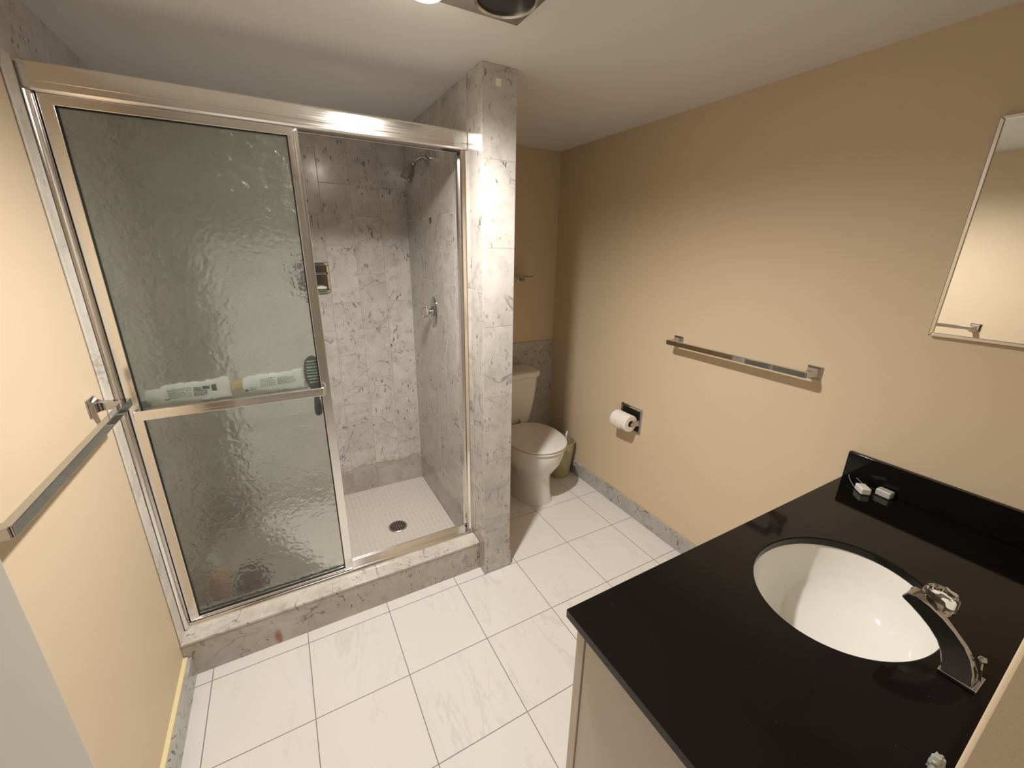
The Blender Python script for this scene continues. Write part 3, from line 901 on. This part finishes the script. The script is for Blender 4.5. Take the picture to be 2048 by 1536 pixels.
# chargers on the counter
def adapter(name, label, x, y, rz, pal, loop):
    o = thing(name, label, 'charger', (x, y, ZC), 'small power adapters on the countertop')
    m4 = Matrix.Translation((x, y, ZC)) @ Matrix.Rotation(rz, 4, 'Z')
    bm = bmesh.new(); box(bm, -0.021, 0.021, -0.015, 0.015, 0.0003, 0.024, mat=m4)
    part('adapter_body', bm, pal, o, bevel=0.004)
    bm = bmesh.new()
    for s_ in (-0.006, 0.006):
        box(bm, -0.037, -0.021, s_ - 0.0008, s_ + 0.0008, 0.009, 0.015, mat=m4)
    part('prongs', bm, M['chrome'], o, smooth=False)
    if loop:
        pts = []
        for i in range(17):
            a = PI * (i / 16) 
            pts.append(m4 @ Vector((-0.018 - 0.070 * math.sin(a), 0.017 * math.cos(a) * (1.25 if i < 8 else 0.9), 0.006 + 0.013 * math.sin(a))))
        bm = bmesh.new(); tube(bm, pts, 0.0011, 8)
        part('cord', bm, M['cord'], o)
adapter('power_adapter', 'white power adapter with a thin looped cord by the side splash corner', 2.155, -1.095, math.radians(-133), M['white'], True)
adapter('power_adapter', 'grey power adapter with metal prongs, lying nearer the sink', 2.192, -1.142, math.radians(-95), M['socket'], False)

# crumpled wrapper at the near end of the counter
bm = bmesh.new()
bmesh.ops.create_icosphere(bm, subdivisions=3, radius=1)
for v in bm.verts:
    n_ = v.co.copy()
    k = 1 + 0.16 * math.sin(n_.x * 9 + 1) * math.cos(n_.z * 8) + 0.08 * math.sin(n_.y * 17)
    v.co = Vector((n_.x * 0.008 * k, n_.y * 0.009 * k, n_.z * 0.022 * k)) + Vector((1.288, -1.533, ZC + 0.024))
tag(mk('crumpled_wrapper', bm, M['bag'], angle=15), 'small grey crumpled wrapper on the countertop beside the near wall corner', 'wrapper')

# ------------------------------------------------------------ toilet
TX = 1.808
to = thing('toilet', 'white two-piece toilet with its lid down in the alcove', 'toilet', (TX, 0.5, 0))
def egg(cy, front, back, hw, z, n=48, pw=2.15, cx=TX):
    out = []
    for i in range(n):
        a = 2 * PI * i / n
        c_, s_ = math.cos(a), math.sin(a)
        ex = 2 / pw
        x = hw * math.copysign(abs(c_) ** ex, c_)
        y = (back if s_ > 0 else front) * math.copysign(abs(s_) ** ex, s_)
        out.append((cx + x, cy + y, z))
    return out
bm = bmesh.new()
rings = [egg(0.50, 0.208, 0.25, 0.126, 0.0), egg(0.50, 0.208, 0.25, 0.126, 0.012), egg(0.50, 0.198, 0.245, 0.118, 0.020), egg(0.50, 0.192, 0.24, 0.114, 0.07), egg(0.50, 0.186, 0.235, 0.110, 0.12),
         egg(0.50, 0.184, 0.235, 0.110, 0.175), egg(0.50, 0.196, 0.235, 0.125, 0.205), egg(0.50, 0.228, 0.235, 0.150, 0.25), egg(0.50, 0.258, 0.235, 0.170, 0.295), egg(0.50, 0.272, 0.24, 0.180, 0.34),
         egg(0.50, 0.277, 0.24, 0.183, 0.375), egg(0.50, 0.274, 0.24, 0.182, 0.388), egg(0.50, 0.262, 0.23, 0.172, 0.392)]
loft(bm, rings)
part('bowl', bm, M['china'], to, angle=60)
bm = bmesh.new()
loft(bm, [egg(0.47, 0.245, 0.20, 0.180, 0.3925, pw=2.2), egg(0.47, 0.254, 0.205, 0.187, 0.396, pw=2.2), egg(0.47, 0.254, 0.205, 0.187, 0.406, pw=2.2), egg(0.47, 0.247, 0.20, 0.182, 0.4095, pw=2.2)])
part('seat', bm, M['seat'], to)
bm = bmesh.new()
loft(bm, [egg(0.47, 0.242, 0.195, 0.178, 0.4125, pw=2.2), egg(0.47, 0.256, 0.207, 0.189, 0.415, pw=2.2), egg(0.47, 0.256, 0.207, 0.189, 0.423, pw=2.2), egg(0.47, 0.244, 0.197, 0.178, 0.4285, pw=2.2),
          egg(0.47, 0.17, 0.14, 0.125, 0.433, pw=2.2), egg(0.47, 0.05, 0.04, 0.04, 0.4345, pw=2.2)])
part('lid', bm, M['seat'], to)
def rr(x0, x1, y0, y1, z, r, n=6):
    out = []
    for (cx, cy, a0) in ((x1 - r, y1 - r, 0), (x0 + r, y1 - r, PI / 2), (x0 + r, y0 + r, PI), (x1 - r, y0 + r, 1.5 * PI)):
        for i in range(n + 1):
            a = a0 + PI / 2 * i / n
            out.append((cx + r * math.cos(a), cy + r * math.sin(a), z))
    return out
def tank_ring(hw, yf, yb_, z, r=0.05):
    out = []
    base = rr(TX - hw, TX + hw, yf, yb_, z, r)
    for (x, y, z_) in base:   # bowed front
        k = 1 - ((x - TX) / hw) ** 2
        if y < (yf + yb_) / 2: y -= 0.022 * max(0, k)
        out.append((x, y, z_))
    return out
bm = bmesh.new()
loft(bm, [tank_ring(0.135, 0.745, 0.885, 0.385, 0.04), tank_ring(0.150, 0.730, 0.888, 0.41, 0.045), tank_ring(0.168, 0.716, 0.890, 0.50), tank_ring(0.183, 0.706, 0.892, 0.62), tank_ring(0.190, 0.700, 0.893, 0.735)])
part('tank', bm, M['china'], to, angle=60)
bm = bmesh.new()
loft(bm, [tank_ring(0.192, 0.698, 0.893, 0.736), tank_ring(0.202, 0.688, 0.895, 0.742), tank_ring(0.204, 0.686, 0.895, 0.768), tank_ring(0.198, 0.692, 0.893, 0.780), tank_ring(0.15, 0.73, 0.87, 0.785, 0.04)])
part('tank_lid', bm, M['china'], to, angle=60)
for sx_ in (-0.055, 0.055):
    bm = bmesh.new()
    lathe(bm, [(0.014, 0.393), (0.014, 0.432), (0.010, 0.437)], 16, Matrix.Translation((TX + sx_, 0.70, 0)))
    part('hinge', bm, M['seat'], to)
bm = bmesh.new()
loft(bm, [rr(TX - 0.12, TX + 0.12, 0.66, 0.885, 0.30, 0.04), rr(TX - 0.125, TX + 0.125, 0.66, 0.885, 0.388, 0.04)])
part('tank_shelf', bm, M['china'], to, angle=60)
bm = bmesh.new()
tube(bm, [(TX - 0.14, 0.700, 0.685), (TX - 0.14, 0.672, 0.685)], 0.012, 14)
tube(bm, [(TX - 0.14, 0.668, 0.685), (TX - 0.06, 0.664, 0.675)], [0.006, 0.008], 10)
part('flush_lever', bm, M['chrome'], to)

# waste bin and toilet brush between toilet and wall
BX, BY = 2.122, 0.585
bn = thing('waste_bin', 'small olive round waste bin on the floor between the toilet and the tan wall', 'bin', (BX, BY, 0))
bm = bmesh.new()
lathe(bm, [(0.070, 0.0005), (0.074, 0.004), (0.098, 0.262), (0.102, 0.266), (0.102, 0.274), (0.096, 0.274), (0.094, 0.262), (0.070, 0.010), (0.01, 0.008)], 40, Matrix.Translation((BX, BY, 0)))
part('bin_body', bm, M['bin'], bn)
bm = bmesh.new()
BP = [(2.140, 0.60, 0.012), (2.123, 0.555, 0.17), (2.096, 0.49, 0.350)]
tube(bm, BP, [0.007, 0.006, 0.007], 10)
tb = thing('toilet_brush', 'white-handled toilet brush leaning in the olive bin beside the toilet', 'brush', BP[0])
part('handle', bm, M['white'], tb)
bm = bmesh.new()
dd = (Vector(BP[2]) - Vector(BP[1])).normalized()
m4 = Matrix.Translation(Vector(BP[2]) + dd * 0.020)
sidev = dd.cross(Vector((0.5, -0.85, 0.1))).normalized()
pts = [m4 @ (dd * 0.020 * math.cos(a) + sidev * 0.013 * math.sin(a)) for a in [2 * PI * i / 20 for i in range(21)]]
tube(bm, pts, 0.005, 10)
part('hanging_loop', bm, M['white'], tb)
bm = bmesh.new()
lathe(bm, [(0.012, 0), (0.030, 0.012), (0.034, 0.03), (0.030, 0.055), (0.012, 0.068)], 24, Matrix.Translation((2.138, 0.595, 0.012)))
part('brush_head', bm, M['white'], tb)

# glass shelf above the toilet tank
sf = thing('glass_shelf', 'thin glass shelf on chrome brackets above the toilet tank', 'shelf', (1.80, YA, 1.40))
part('shelf_plate', bx(1.62, 1.968, 0.775, YA - 0.014, 1.398, 1.405), M['shelf_glass'], sf, bevel=0.001)
for xx in (1.66, 1.935):
    bm = bmesh.new()
    lathe(bm, [(0.017, 0), (0.017, 0.005), (0.010, 0.010)], 20, axis_m((xx, YA - 0.0002, 1.372), (0, -1, 0)))
    tube(bm, [(xx, YA - 0.006, 1.372), (xx, YA - 0.050, 1.374), (xx, YA - 0.070, 1.380), (xx, YA - 0.078, 1.397)], 0.009, 12)
    part('bracket', bm, M['chrome'], sf)

# ------------------------------------------------------------ ceiling fixture: two round openings, one with a lit bulb
fx0, fx1, fy0, fy1 = 0.765, 1.192, -0.545, -0.336
fz = H - 0.012
fan = thing('ceiling_fixture', 'square-edged metal ceiling heat lamp fixture with one lit bulb and one dark opening', 'ceiling light', ((fx0 + fx1) / 2, (fy0 + fy1) / 2, H))
bm = bmesh.new()
box(bm, fx0, fx1, fy0, fy1, fz, H - 0.0005)
part('trim_plate', bm, M['fan'], fan, bevel=0.003)
for (cx, cy) in ((LAMP[0], LAMP[1]), HOLE):
    bm = bmesh.new()
    lathe(bm, [(0.079, 0.0), (0.083, -0.003), (0.082, -0.009), (0.078, -0.011), (0.074, -0.007), (0.074, 0.0)], 48, Matrix.Translation((cx, cy, fz)), False, False)
    part('ring', bm, M['steel'], fan)
    bm = bmesh.new(); lathe(bm, [(0.0735, -0.001), (0.0735, -0.0004)], 48, Matrix.Translation((cx, cy, fz)))
    part('opening', bm, M['dark'], fan, smooth=False)
bm = bmesh.new()
lathe(bm, [(0.050, 0.0), (0.054, -0.012), (0.052, -0.026), (0.040, -0.037), (0.020, -0.043), (0.002, -0.045)], 32, Matrix.Translation((LAMP[0], LAMP[1], fz)))
part('bulb', bm, M['bulb'], fan)
lamp.location = (LAMP[0], LAMP[1], fz - 0.058)
